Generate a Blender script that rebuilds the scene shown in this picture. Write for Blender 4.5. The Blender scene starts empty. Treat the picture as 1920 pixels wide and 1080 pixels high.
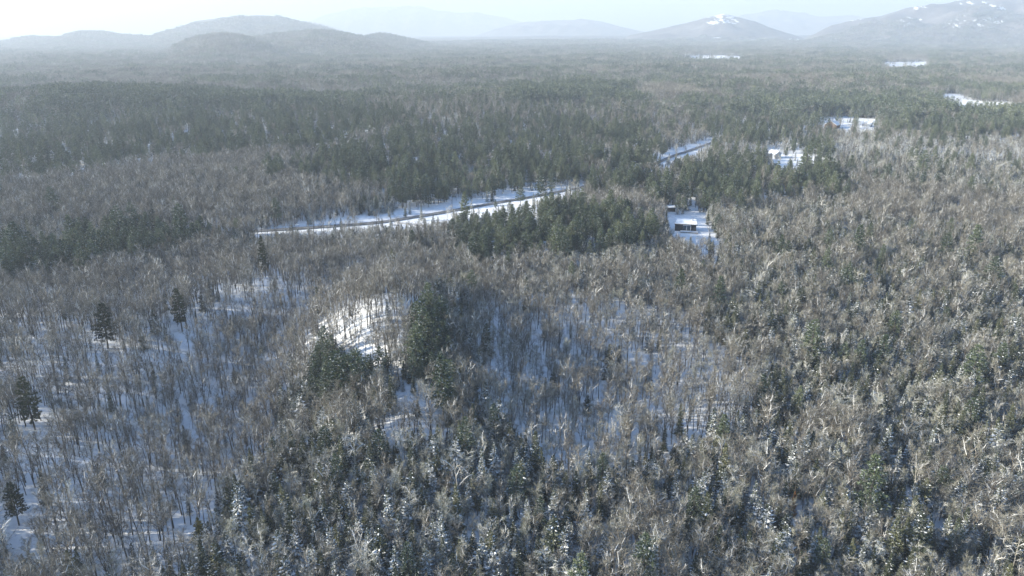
import bpy, math, numpy as np
from mathutils import Vector, Matrix

R = math.radians
scene = bpy.context.scene
COL = scene.collection

# ------------------------------------------------------------------ camera, world, sun, exposure
CAM_H = 112.0
PITCH = 19.3
HFOV = 70.0
FPX = 960.0 / math.tan(R(HFOV / 2))          # focal length in pixels of the 1920 wide photograph
cam_d = bpy.data.cameras.new("camera")
cam_d.sensor_width = 36.0
cam_d.lens = 18.0 / math.tan(R(HFOV / 2))
cam_d.clip_start = 1.0
cam_d.clip_end = 60000.0
cam = bpy.data.objects.new("camera", cam_d)
cam.location = (0, 0, CAM_H)
cam.rotation_euler = (R(90 - PITCH), 0, 0)
COL.objects.link(cam)
scene.camera = cam

SUN_AZ, SUN_EL = -93.0, 19.0                 # degrees; azimuth from the view direction, minus is left
world = bpy.data.worlds.new("World")
scene.world = world
world.use_nodes = True
wn, wl = world.node_tree.nodes, world.node_tree.links
bg = wn["Background"]
sky = wn.new("ShaderNodeTexSky")
sky.sky_type = 'NISHITA'
sky.sun_disc = False
sky.sun_elevation = R(SUN_EL)
sky.sun_rotation = R(SUN_AZ)
sky.altitude = 300
sky.air_density = 1.3
sky.dust_density = 0.4
sky.ozone_density = 4.0
tint = wn.new("ShaderNodeMix"); tint.data_type = 'RGBA'; tint.blend_type = 'MULTIPLY'; tint.inputs[0].default_value = 1.0
tint.inputs[7].default_value = (0.76, 0.99, 1.23, 1)          # cold clear winter sky
wl.new(sky.outputs[0], tint.inputs[6]); wl.new(tint.outputs[2], bg.inputs[0])
bg.inputs[1].default_value = 0.074

sun_d = bpy.data.lights.new("sun", 'SUN')
sun_d.energy = 5.0
sun_d.angle = R(0.5)
sun_d.color = (1.0, 0.93, 0.772)
sun = bpy.data.objects.new("sun", sun_d)
sdir = Vector((math.sin(R(SUN_AZ)) * math.cos(R(SUN_EL)), math.cos(R(SUN_AZ)) * math.cos(R(SUN_EL)), math.sin(R(SUN_EL))))
sun.rotation_euler = sdir.to_track_quat('Z', 'Y').to_euler()
sun.location = sdir * 500
COL.objects.link(sun)

scene.view_settings.view_transform = 'Standard'
scene.view_settings.look = 'None'
scene.view_settings.exposure = 1.58
scene.view_settings.gamma = 1.0
scene.render.engine = 'CYCLES'
cy = scene.cycles
cy.max_bounces = 4
cy.diffuse_bounces = 2
cy.glossy_bounces = 1
cy.transmission_bounces = 1
cy.transparent_max_bounces = 4
cy.volume_bounces = 1
cy.use_denoising = True
cy.denoiser = 'OPENIMAGEDENOISE'
cy.denoising_input_passes = 'RGB_ALBEDO_NORMAL'
cy.denoising_prefilter = 'ACCURATE'
cy.sample_clamp_indirect = 4.0
cy.use_adaptive_sampling = False

# ------------------------------------------------------------------ small helpers
def tag(o, label=None, cat=None, group=None, kind=None):
    if label: o['label'] = label
    if cat: o['category'] = cat
    if group: o['group'] = group
    if kind: o['kind'] = kind
    return o

def mesh_from(name, V, F, M=None, mats=(), smooth=False):
    me = bpy.data.meshes.new(name)
    V = np.asarray(V, dtype=np.float32).reshape(-1, 3)
    if isinstance(F, np.ndarray):
        n, k = F.shape
        me.vertices.add(len(V)); me.vertices.foreach_set("co", V.ravel())
        me.loops.add(n * k); me.loops.foreach_set("vertex_index", F.astype(np.int32).ravel())
        me.polygons.add(n)
        me.polygons.foreach_set("loop_start", np.arange(0, n * k, k, dtype=np.int32))
        me.update(calc_edges=True)
    else:
        me.from_pydata(V.tolist(), [], F)
    for m in mats: me.materials.append(m)
    if M is not None: me.polygons.foreach_set("material_index", np.asarray(M, dtype=np.int32))
    if smooth: me.polygons.foreach_set("use_smooth", np.ones(len(me.polygons), dtype=bool))
    me.update()
    return me

def obj(name, me, parent=None):
    o = bpy.data.objects.new(name, me)
    COL.objects.link(o)
    if parent: o.parent = parent
    return o

class MB:
    """collects faces of one mesh"""
    def __init__(s): s.V = []; s.F = []; s.M = []
    def add(s, verts, faces, m):
        b = len(s.V); s.V.extend([tuple(v) for v in verts])
        for f in faces: s.F.append(tuple(b + i for i in f)); s.M.append(m)
    def tube(s, pts, rad, m, n=4):
        pts = [np.asarray(p, float) for p in pts]; b = len(s.V)
        for i, p in enumerate(pts):
            d = pts[min(i + 1, len(pts) - 1)] - pts[max(i - 1, 0)]
            d = d / (np.linalg.norm(d) + 1e-9)
            u = np.cross(d, (0.31, 0.95, 0.05)); u /= np.linalg.norm(u) + 1e-9
            w = np.cross(d, u)
            for k in range(n):
                a = 2 * math.pi * k / n
                s.V.append(tuple(p + rad[i] * (math.cos(a) * u + math.sin(a) * w)))
        for i in range(len(pts) - 1):
            for k in range(n):
                k2 = (k + 1) % n
                s.F.append((b + i * n + k, b + i * n + k2, b + (i + 1) * n + k2, b + (i + 1) * n + k)); s.M.append(m)
    def box(s, x0, x1, y0, y1, z0, z1, m):
        v = [(x, y, z) for z in (z0, z1) for y in (y0, y1) for x in (x0, x1)]
        s.add(v, [(0, 2, 3, 1), (4, 5, 7, 6), (0, 1, 5, 4), (2, 6, 7, 3), (0, 4, 6, 2), (1, 3, 7, 5)], m)
    def mesh(s, name, mats, smooth=False): return mesh_from(name, s.V, s.F, s.M, mats, smooth)
    def extend(s, o):
        b = len(s.V); s.V.extend(o.V); s.M.extend(o.M)
        s.F.extend([tuple(b + i for i in f) for f in o.F])

def new_mat(name):
    m = bpy.data.materials.new(name); m.use_nodes = True
    nt = m.node_tree; p = nt.nodes["Principled BSDF"]
    p.inputs["Roughness"].default_value = 0.9
    p.inputs["Specular IOR Level"].default_value = 0.15
    return m, nt, p

def ramp(nt, fac, stops):
    r = nt.nodes.new("ShaderNodeValToRGB")
    while len(r.color_ramp.elements) < len(stops): r.color_ramp.elements.new(0.5)
    for e, (p, c) in zip(r.color_ramp.elements, stops): e.position = p; e.color = (*c, 1)
    nt.links.new(fac, r.inputs[0]); return r.outputs[0]

def noise(nt, scale, detail=3, rough=0.55, obj_space=True, vec=None):
    n = nt.nodes.new("ShaderNodeTexNoise"); n.inputs["Scale"].default_value = scale
    n.inputs["Detail"].default_value = detail; n.inputs["Roughness"].default_value = rough
    if vec is None:
        g = nt.nodes.new("ShaderNodeTexCoord"); vec = g.outputs["Object"]
    nt.links.new(vec, n.inputs["Vector"]); return n.outputs["Fac"]

def mix(nt, fac, a, b):
    m = nt.nodes.new("ShaderNodeMix"); m.data_type = 'RGBA'
    if isinstance(fac, float): m.inputs[0].default_value = fac
    else: nt.links.new(fac, m.inputs[0])
    for i, c in ((6, a), (7, b)):
        if isinstance(c, tuple): m.inputs[i].default_value = (*c, 1)
        else: nt.links.new(c, m.inputs[i])
    return m.outputs[2]

def math_n(nt, op, a, b):
    m = nt.nodes.new("ShaderNodeMath"); m.operation = op
    for i, c in enumerate((a, b)):
        if isinstance(c, (int, float)): m.inputs[i].default_value = c
        else: nt.links.new(c, m.inputs[i])
    return m.outputs[0]

def foliage_mat(name, stops, snow=0.0, nscale=0.6):
    """colour varies from tree to tree and clump to clump; snow lies on what faces up"""
    m, nt, p = new_mat(name)
    oi = nt.nodes.new("ShaderNodeObjectInfo")
    n = noise(nt, nscale, 2)
    f = math_n(nt, 'ADD', math_n(nt, 'MULTIPLY', oi.outputs["Random"], 0.7), math_n(nt, 'MULTIPLY', n, 0.6))
    f = math_n(nt, 'SUBTRACT', f, 0.15)
    c = ramp(nt, f, stops)
    if snow > 0:
        g = nt.nodes.new("ShaderNodeNewGeometry")
        sx = nt.nodes.new("ShaderNodeSeparateXYZ"); nt.links.new(g.outputs["True Normal"], sx.inputs[0])
        up = math_n(nt, 'ABSOLUTE', sx.outputs[2], 0)
        k = math_n(nt, 'ADD', math_n(nt, 'MULTIPLY', up, 0.5), noise(nt, 1.3, 2))
        k = math_n(nt, 'MULTIPLY', math_n(nt, 'SUBTRACT', k, 1.15 - snow), 6.0); k.node.use_clamp = True
        k = math_n(nt, 'MULTIPLY', k, 0.85)
        c = mix(nt, k, c, (0.78, 0.79, 0.80))
    nt.links.new(c, p.inputs["Base Color"])
    return m

def plain_mat(name, c1, c2, scale=1.0, rough=0.9):
    m, nt, p = new_mat(name)
    nt.links.new(ramp(nt, noise(nt, scale, 4), [(0.3, c1), (0.7, c2)]), p.inputs["Base Color"])
    p.inputs["Roughness"].default_value = rough
    return m

# ------------------------------------------------------------------ the lie of the land
rs0 = np.random.RandomState(3)
_waves = [(rs0.uniform(0, 2 * math.pi), rs0.uniform(0, 2 * math.pi)) for _ in range(24)]
def wavy(x, y, base, octaves, seed=0):
    """smooth pseudo noise in about -1..1"""
    t = 0; amp = 1; tot = 0; k = 2 * math.pi / base
    for o in range(octaves):
        for j in range(3):
            a, ph = _waves[(seed * 5 + o * 3 + j) % 24]
            t = t + amp * np.sin(k * (x * math.cos(a) + y * math.sin(a)) * (1 + 0.21 * j) + ph + 1.7 * np.sin(k * 0.43 * (x * math.sin(a) - y * math.cos(a)) + ph * 2))
            tot += amp
        amp *= 0.5; k *= 2.03
    return t / tot * 1.5

cp, sp = math.cos(R(PITCH)), math.sin(R(PITCH))
def ray(px, py):
    u = (px - 960.0) / FPX; v = (540.0 - py) / FPX
    return np.array([u, cp + v * sp, -sp + v * cp])
def flat_hit(px, py, z=0.0):
    d = ray(px, py); t = (z - CAM_H) / d[2]
    return d[0] * t, d[1] * t
def project(x, y, z):
    zz = z - CAM_H
    dep = y * cp - zz * sp
    up = y * sp + zz * cp
    dep = np.maximum(dep, 1e-3)
    return 960 + FPX * x / dep, 540 - FPX * up / dep, dep

def bump(x, y, cx, cy, rx, ry, h, rot=0.0):
    c, s = math.cos(rot), math.sin(rot)
    dx, dy = x - cx, y - cy
    u, v = (c * dx + s * dy) / rx, (-s * dx + c * dy) / ry
    return h * np.exp(-(u * u + v * v))

_f = {k: flat_hit(*v) for k, v in dict(knoll=(705, 640), ridge=(790, 740), ridge2=(745, 850), gully=(475, 740), gully2=(560, 620), bench=(60, 690), rise=(505, 560),
                                       yard=(1300, 440), plateau=(300, 225), basin=(1060, 720), cknoll=(1060, 580)).items()}
# hills: skyline in photo pixels turned into azimuth and elevation, each standing at its own distance
HILLS = {
 'near_hill':   (4200, 1300, [(255, 128), (285, 118), (320, 99), (345, 84), (365, 77), (400, 69), (435, 69), (455, 73), (475, 78), (510, 90), (540, 104), (580, 125)]),
 'near_ridge':  (4900, 1600, [(380, 128), (420, 98), (450, 82), (475, 75), (520, 67), (580, 62), (610, 62), (640, 66), (690, 76), (730, 86), (790, 98), (850, 112)]),
 'side_hill':   (5700, 1500, [(640, 100), (690, 71), (712, 67), (740, 70), (770, 78), (800, 85), (860, 97)]),
 'left_hills':  (8200, 3000, [(-160, 100), (-60, 88), (0, 79), (40, 69), (80, 67), (112, 68), (122, 63), (150, 57), (190, 57), (225, 64), (280, 67), (330, 53), (365, 41), (420, 34), (470, 31), (520, 31), (555, 37), (590, 46), (640, 59), (700, 73), (760, 90), (820, 106)]),
 'middle_hills':(14000, 2600, [(820, 110), (880, 70), (930, 54), (980, 42), (1040, 38), (1100, 37), (1130, 41), (1170, 52), (1210, 60), (1270, 74), (1330, 95)]),
 'middle_peak': (19000, 2800, [(480, 100), (560, 48), (610, 28), (660, 17), (720, 14), (790, 12), (815, 19), (850, 24), (890, 23), (930, 30), (990, 44), (1060, 70), (1120, 95)]),
 'snowy_peak':  (8800, 2000, [(1130, 100), (1180, 66), (1235, 55), (1285, 44), (1320, 35), (1345, 28), (1357, 25), (1372, 29), (1395, 36), (1430, 47), (1470, 60), (1520, 76), (1580, 98)]),
 'far_peak':    (18000, 2600, [(1280, 100), (1340, 44), (1400, 27), (1440, 21), (1470, 20), (1490, 23), (1530, 31), (1600, 30), (1680, 40), (1760, 70)]),
 'right_mountain':(8800, 3000, [(1430, 110), (1500, 76), (1560, 49), (1610, 36), (1650, 31), (1690, 20), (1720, 14), (1750, 11), (1780, 6), (1810, 1), (1835, -3), (1860, 0), (1890, 2), (1930, -2), (1990, -14), (2060, -10), (2140, 20), (2260, 80)]),
}
_hp = {}
for k, (D, W, pts) in HILLS.items():
    az, el = [], []
    for px, py in pts:
        d = ray(px, py); az.append(math.atan2(d[0], d[1])); el.append(d[2] / math.hypot(d[0], d[1]))
    _hp[k] = (np.array(az), CAM_H + D * np.array(el))
def hill_z(k, x, y):
    D, W, _ = HILLS[k]; az0, z0 = _hp[k]
    r = np.hypot(x, y); az = np.arctan2(x, y)
    h = np.interp(az, az0, z0, left=-40, right=-40)
    edge = np.clip(np.minimum(az - az0[0], az0[-1] - az) / 0.02, 0, 1)
    t = np.abs(r - D) / W
    b = np.where(t < 1, (1 - t * t) ** 2, 0)
    wob = wavy(x, y, 900, 4, 2)
    return (h * edge + 6) * b * (1 + 0.34 * np.clip(t * 2, 0, 1) * wob) + wavy(x, y, 300, 3, 4) * 5 * np.clip(t, 0, 1) * b - 6
def base_z(x, y):
    r = np.hypot(x, y)
    z = wavy(x, y, 260, 3, 1) * 1.6 * np.clip(r / 200, 0.3, 1)
    z = z + wavy(x, y, 900, 3, 3) * np.clip((r - 400) / 900, 0, 1) * 9
    z = z + bump(x, y, *_f['knoll'], 30, 36, 17) + bump(x, y, _f['ridge'][0], _f['ridge'][1], 24, 46, 9, 0.25)
    z = z + bump(x, y, *_f['ridge2'], 30, 30, 3)
    z = z + bump(x, y, *_f['gully'], 30, 48, -9, 0.2) + bump(x, y, *_f['gully2'], 30, 40, -5)
    z = z + bump(x, y, *_f['bench'], 60, 70, 6) + bump(x, y, *_f['rise'], 30, 26, 6)
    z = z + bump(x, y, *_f['yard'], 45, 30, 2) + bump(x, y, *_f['basin'], 60, 50, -2) + bump(x, y, *_f['cknoll'], 40, 40, 3)
    z = z + bump(x, y, _f['plateau'][0] - 60, _f['plateau'][1] + 60, 420, 190, 16)
    z = z - np.clip((r - 1500) / 3000, 0, 1) * 6 + np.clip((r - 3600) / 6400, 0, 1) ** 1.25 * 66 * (0.08 + 0.92 * np.clip((np.arctan2(x, y) + 0.26) / 0.3, 0, 1))
    return z
def ground(x, y):
    z = base_z(x, y)
    far = np.hypot(x, y) > 2500
    if np.any(far):
        for k in HILLS: z = np.maximum(z, np.where(far, hill_z(k, x, y), -99))
    return z
def hit(px, py):
    d = ray(px, py)
    t = 100.0
    while t < 22000:
        p = d * t
        if CAM_H + p[2] < float(ground(np.float64(p[0]), np.float64(p[1]))): break
        t *= 1.01
    lo, hi = t / 1.01, t
    for _ in range(24):
        m = (lo + hi) / 2; p = d * m
        if CAM_H + p[2] < float(ground(np.float64(p[0]), np.float64(p[1]))): hi = m
        else: lo = m
    p = d * hi
    return float(p[0]), float(p[1]), CAM_H + float(p[2])

def hit_many(P):
    """the same for many pixels of the far hills at once"""
    D = np.array([ray(*q) for q in P]); t = np.full(len(P), 5200.0); go = np.ones(len(P), bool)
    for _ in range(420):
        p = D * t[:, None]; go &= CAM_H + p[:, 2] > ground(p[:, 0], p[:, 1])
        if not go.any() or t.max() > 14000: break
        t = np.where(go, t * 1.0025, t)
    return D[:, :2] * t[:, None]

def in_poly(px, py, poly):
    inside = np.zeros(np.shape(px), bool)
    n = len(poly)
    for i in range(n):
        x1, y1 = poly[i]; x2, y2 = poly[(i + 1) % n]
        if y1 == y2: continue
        c = ((y1 > py) != (y2 > py)) & (px < (x2 - x1) * (py - y1) / (y2 - y1) + x1)
        inside ^= c
    return inside

# ------------------------------------------------------------------ terrain, hills, road
mat_snow, nt, p = new_mat("snow_ground")
tc = nt.nodes.new("ShaderNodeTexCoord")
c_near = ramp(nt, noise(nt, 0.35, 5, 0.6), [(0.30, (0.60, 0.60, 0.60)), (0.5, (0.78, 0.785, 0.79)), (0.75, (0.84, 0.845, 0.85))])
litter = math_n(nt, 'GREATER_THAN', noise(nt, 1.1, 4, 0.7), 0.665)
c_near = mix(nt, litter, c_near, (0.20, 0.16, 0.13))
c_far = ramp(nt, noise(nt, 0.02, 6, 0.7), [(0.35, (0.07, 0.075, 0.07)), (0.55, (0.13, 0.11, 0.105)), (0.72, (0.30, 0.29, 0.28))])
ln = nt.nodes.new("ShaderNodeVectorMath"); ln.operation = 'LENGTH'; nt.links.new(tc.outputs["Object"], ln.inputs[0])
wood = nt.nodes.new("ShaderNodeMapRange"); wood.inputs[1].default_value = 6600; wood.inputs[2].default_value = 7400
nt.links.new(ln.outputs["Value"], wood.inputs[0])
nt.links.new(mix(nt, wood.outputs[0], c_near, c_far), p.inputs["Base Color"])
bmp = nt.nodes.new("ShaderNodeBump"); bmp.inputs["Strength"].default_value = 0.35; bmp.inputs["Distance"].default_value = 0.4
nt.links.new(noise(nt, 0.5, 4), bmp.inputs["Height"]); nt.links.new(bmp.outputs[0], p.inputs["Normal"])

az = np.concatenate([np.arange(-180, -60, 4.0), np.arange(-60, 60, 0.3), np.arange(60, 180, 4.0)])
rr = np.concatenate([[0.0], np.geomspace(40, 22000, 450)])
A, RR = np.meshgrid(np.radians(az), rr)
X, Y = RR * np.sin(A), RR * np.cos(A)
Z = base_z(X, Y)
na, nr = len(az), len(rr)
I = np.arange(na * nr).reshape(nr, na)
J = np.roll(I, -1, axis=1)
F = np.stack([I[:-1], I[1:], J[1:], J[:-1]], -1).reshape(-1, 4)
terr = obj("terrain", mesh_from("terrain", np.stack([X, Y, Z], -1), F, None, [mat_snow], True))
tag(terr, "snow covered forest floor and far wooded plain", None, None, 'structure')

def hill_mat(name, snow):
    m, nt, p = new_mat(name)
    g = nt.nodes.new("ShaderNodeTexCoord")
    n1 = noise(nt, 0.004, 6, 0.65, vec=g.outputs["Object"]); n2 = noise(nt, 0.05, 4, 0.7, vec=g.outputs["Object"])
    f = math_n(nt, 'ADD', math_n(nt, 'MULTIPLY', n1, 0.7), math_n(nt, 'MULTIPLY', n2, 0.5))
    c = ramp(nt, f, [(0.42, (0.045, 0.055, 0.05)), (0.56, (0.11, 0.095, 0.09)), (0.68, (0.17, 0.15, 0.14)), (0.82, (0.3, 0.29, 0.28))])
    if snow > 0:
        sx = nt.nodes.new("ShaderNodeSeparateXYZ"); nt.links.new(g.outputs["Object"], sx.inputs[0])
        hgt = math_n(nt, 'MULTIPLY', math_n(nt, 'SUBTRACT', sx.outputs[2], 225), 0.0026)
        s = math_n(nt, 'ADD', noise(nt, 0.006, 5, 0.7, vec=g.outputs["Object"]), hgt)
        s = math_n(nt, 'MULTIPLY', math_n(nt, 'SUBTRACT', s, 0.80 - snow), 9.0); s.node.use_clamp = True
        c = mix(nt, s, c, (0.8, 0.8, 0.8))
    nt.links.new(c, p.inputs["Base Color"])
    return m
hm_plain, hm_snow, hm_peak = hill_mat("wooded_hill", 0), hill_mat("snowy_hill", -0.06), hill_mat("snowy_peak", 0.24)
HL = {'near_hill': "small round wooded hill, nearest on the left", 'near_ridge': "low wooded ridge behind the small round hill", 'side_hill': "small pale hump at the right end of the low ridge",
      'left_hills': "long hazy hills along the left skyline", 'middle_hills': "pale rounded hill in the middle of the skyline", 'middle_peak': "faintest highest mountain fading into haze",
      'snowy_peak': "pointed peak with bright snow patch on its top", 'far_peak': "faint flat mountain behind the snowy peak", 'right_mountain': "big snow streaked mountain on the right skyline"}
for k, (D, W, pts) in HILLS.items():
    a0, a1 = _hp[k][0][0], _hp[k][0][-1]
    aa = np.linspace(a0, a1, max(60, int((a1 - a0) * D / 25))); r_ = np.linspace(D - W, D + W, 90)
    A, RR = np.meshgrid(aa, r_); X, Y = RR * np.sin(A), RR * np.cos(A); Z = hill_z(k, X, Y)
    nr, na = A.shape; I = np.arange(na * nr).reshape(nr, na)
    F = np.stack([I[:-1, :-1], I[1:, :-1], I[1:, 1:], I[:-1, 1:]], -1).reshape(-1, 4)
    m = hm_peak if k == 'snowy_peak' else hm_snow if k == 'right_mountain' else hm_plain
    h = obj("mountain" if 'peak' in k or 'mountain' in k else "hills", mesh_from(k, np.stack([X, Y, Z], -1), F, None, [m], True))
    tag(h, HL[k], None, None, 'structure')

def strip(px_pts, width, dz, name, mat, sub=6, off=0.0):
    P = np.array([hit(*q)[:2] for q in px_pts])
    # smooth resample
    t = np.arange(len(P)); tt = np.linspace(0, len(P) - 1, (len(P) - 1) * sub + 1)
    xs, ys = np.interp(tt, t, P[:, 0]), np.interp(tt, t, P[:, 1])
    for _ in range(6):
        xs[1:-1] = (xs[:-2] + 2 * xs[1:-1] + xs[2:]) / 4; ys[1:-1] = (ys[:-2] + 2 * ys[1:-1] + ys[2:]) / 4
    dx, dy = np.gradient(xs), np.gradient(ys); L = np.hypot(dx, dy); nx, ny = -dy / L, dx / L
    cols = np.linspace(-0.5, 0.5, 5) * width + off
    X = xs[:, None] + nx[:, None] * cols; Y = ys[:, None] + ny[:, None] * cols
    Zc = base_z(xs, ys)
    Z = np.maximum(base_z(X, Y), Zc[:, None]) + dz
    n, m = X.shape; I = np.arange(n * m).reshape(n, m)
    F = np.stack([I[:-1, :-1], I[1:, :-1], I[1:, 1:], I[:-1, 1:]], -1).reshape(-1, 4)
    return obj(name, mesh_from(name, np.stack([X, Y, Z], -1), F, None, [mat], True)), (xs, ys)

mat_road = plain_mat("asphalt", (0.06, 0.06, 0.063), (0.22, 0.22, 0.225), 0.16)
mat_drive = plain_mat("packed_snow", (0.40, 0.38, 0.36), (0.62, 0.61, 0.60), 0.3)
ROAD = [(120, 452), (300, 441), (400, 437), (480, 434), (560, 429), (640, 424), (700, 419), (740, 414), (800, 404), (860, 393), (920, 383), (980, 373), (1030, 364), (1070, 356), (1110, 347), (1160, 332), (1200, 318), (1240, 303), (1262, 293), (1290, 284), (1318, 274), (1335, 268), (1360, 258), (1400, 250)]
road, road_xy = strip(ROAD, 5.0, 0.5, "road", mat_road)
tag(road, "dark ploughed road crossing the forest between snow banks", None, None, 'structure')
drive, drive_xy = strip([(742, 417), (775, 421), (810, 425), (850, 428), (900, 432), (950, 436)], 3.2, 0.45, "driveway", mat_drive)
tag(drive, "narrow snowy track branching off the road", None, None, 'structure')

# far open fields, white between the trees
mat_field = plain_mat("snow_field", (0.80, 0.80, 0.81), (0.86, 0.86, 0.86), 0.05)
def field(poly, dz=1.5):
    pts = [hit(*q) for q in poly]
    P = np.array([(x, y) for x, y, z in pts]); c = P.mean(0)
    rings = [P * s + c * (1 - s) for s in (1.0, 0.75, 0.5, 0.25)]
    V = [(x, y, float(ground(np.float64(x), np.float64(y))) + dz) for rg in rings for x, y in rg] + [(c[0], c[1], float(ground(np.float64(c[0]), np.float64(c[1]))) + dz)]
    n = len(P); F = []
    for k in range(3):
        for i in range(n): j = (i + 1) % n; F.append((k * n + i, k * n + j, (k + 1) * n + j, (k + 1) * n + i))
    for i in range(n): F.append((3 * n + i, 3 * n + (i + 1) % n, 4 * n))
    o = obj("snow_field", mesh_from("snow_field", V, F, None, [mat_field], True))
    return tag(o, "open snow field among the far woods", None, None, 'structure')
FAR_FIELDS = [[(1468, 77), (1480, 73), (1497, 74), (1503, 79), (1490, 82)], [(1406, 76), (1414, 74), (1418, 78), (1410, 79)], [(1436, 75), (1446, 73), (1448, 78)], [(1508, 79), (1520, 77), (1522, 81)],
              [(1315, 70), (1320, 66), (1324, 71)], [(1330, 72), (1350, 70), (1352, 73)], [(1455, 89), (1468, 87), (1470, 91)], [(905, 77), (935, 75), (936, 79)], [(1110, 89), (1130, 87), (1133, 91)],
              [(58, 136), (84, 134), (86, 137)], [(1190, 88), (1215, 85), (1262, 85), (1262, 89), (1215, 91)]]
for f in FAR_FIELDS: field(f, 4.0)
PEAK_SNOW = [[(1326, 46), (1342, 36), (1357, 28), (1376, 34), (1404, 47), (1384, 46), (1360, 44), (1340, 47)],
             [(1708, 18), (1722, 13), (1750, 12), (1744, 20)], [(1588, 39), (1608, 35), (1632, 37), (1606, 41)],
             [(1760, 52), (1800, 30), (1838, 24), (1892, 42), (1860, 52), (1800, 54)], [(1800, 8), (1835, 2), (1880, 12), (1890, 22), (1840, 18)], [(1640, 50), (1700, 34), (1740, 30), (1720, 50)]]
rb = np.random.RandomState(5)
for poly, n in zip(PEAK_SNOW, (26, 6, 5, 34, 14, 9)):
    q = np.array(poly, float); V, F = [], []
    while n > 0:
        c = q.min(0) + rb.rand(2) * (q.max(0) - q.min(0))
        if not in_poly(np.array([c[0]]), np.array([c[1]]), poly)[0]: continue
        n -= 1; m = 11; w = rb.uniform(2.0, 7.5); h = w * rb.uniform(0.16, 0.34); tl = rb.normal(0.15, 0.25)
        b = len(V); V.append((c[0], c[1]))
        for k in range(m):
            a = 6.283 * k / m; rr_ = rb.uniform(0.35, 1.2); u = math.cos(a) * w * rr_; V.append((c[0] + u, c[1] + math.sin(a) * h * rr_ + u * tl))
        F += [(b, b + 1 + k, b + 1 + (k + 1) % m) for k in range(m)]
    V = hit_many(V); Zs = ground(V[:, 0], V[:, 1]) + 3.0
    tag(obj("snow_field", mesh_from("snow_field", np.column_stack([V, Zs]), F, None, [mat_field])), "ragged bare snow patches high on the mountain", None, None, 'structure')

# ------------------------------------------------------------------ tree materials
m_bark = foliage_mat("bark", [(0.2, (0.044, 0.040, 0.036)), (0.8, (0.10, 0.089, 0.078))])
m_limb = foliage_mat("limb_bark", [(0.2, (0.10, 0.085, 0.07)), (0.8, (0.20, 0.175, 0.145))], snow=0.28)
m_birch = foliage_mat("pale_bark", [(0.2, (0.42, 0.39, 0.34)), (0.8, (0.62, 0.58, 0.50))], snow=0.3)
m_twigA = foliage_mat("brown_twigs", [(0.15, (0.130, 0.118, 0.100)), (0.5, (0.216, 0.202, 0.169)), (0.85, (0.30, 0.284, 0.232))])
m_twigB = foliage_mat("tan_twigs", [(0.15, (0.155, 0.148, 0.112)), (0.5, (0.28, 0.272, 0.207)), (0.85, (0.405, 0.400, 0.308))])
m_frost = foliage_mat("snowy_twigs", [(0.2, (0.55, 0.55, 0.55)), (0.8, (0.78, 0.78, 0.78))])
m_spruce = foliage_mat("spruce_needles", [(0.15, (0.028, 0.036, 0.024)), (0.55, (0.068, 0.078, 0.046)), (0.85, (0.12, 0.122, 0.066))], snow=0.16, nscale=1.0)
m_spruceS = foliage_mat("snowy_spruce_needles", [(0.15, (0.034, 0.044, 0.032)), (0.55, (0.072, 0.084, 0.056)), (0.85, (0.115, 0.124, 0.078))], snow=0.30, nscale=1.0)
m_pine = foliage_mat("pine_needles", [(0.15, (0.050, 0.072, 0.040)), (0.55, (0.102, 0.130, 0.072)), (0.85, (0.165, 0.188, 0.100))], snow=0.27)
m_lone = foliage_mat("dark_pine_needles", [(0.15, (0.024, 0.032, 0.019)), (0.55, (0.050, 0.060, 0.032)), (0.85, (0.085, 0.09, 0.046))], snow=0.10)
m_snow = plain_mat("branch_snow", (0.74, 0.75, 0.76), (0.84, 0.84, 0.84), 2.0)
m_rust = plain_mat("rusty_needles", (0.20, 0.085, 0.035), (0.30, 0.15, 0.06), 1.0)
m_olive = plain_mat("olive_needles", (0.085, 0.085, 0.03), (0.13, 0.12, 0.045), 1.0)

def unit(v): return v / (np.linalg.norm(v) + 1e-9)
def dir_from(az, el): return np.array([math.cos(az) * math.cos(el), math.sin(az) * math.cos(el), math.sin(el)])

def twig(mb, p, d, L, w, m, rng):
    s = unit(np.cross(d, rng.normal(size=3)))
    e = p + d * L + np.array([0, 0, -0.06 * L])
    mb.add([p - s * w * 0.5, p + s * w * 0.5, e], [(0, 1, 2)], m)

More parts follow.
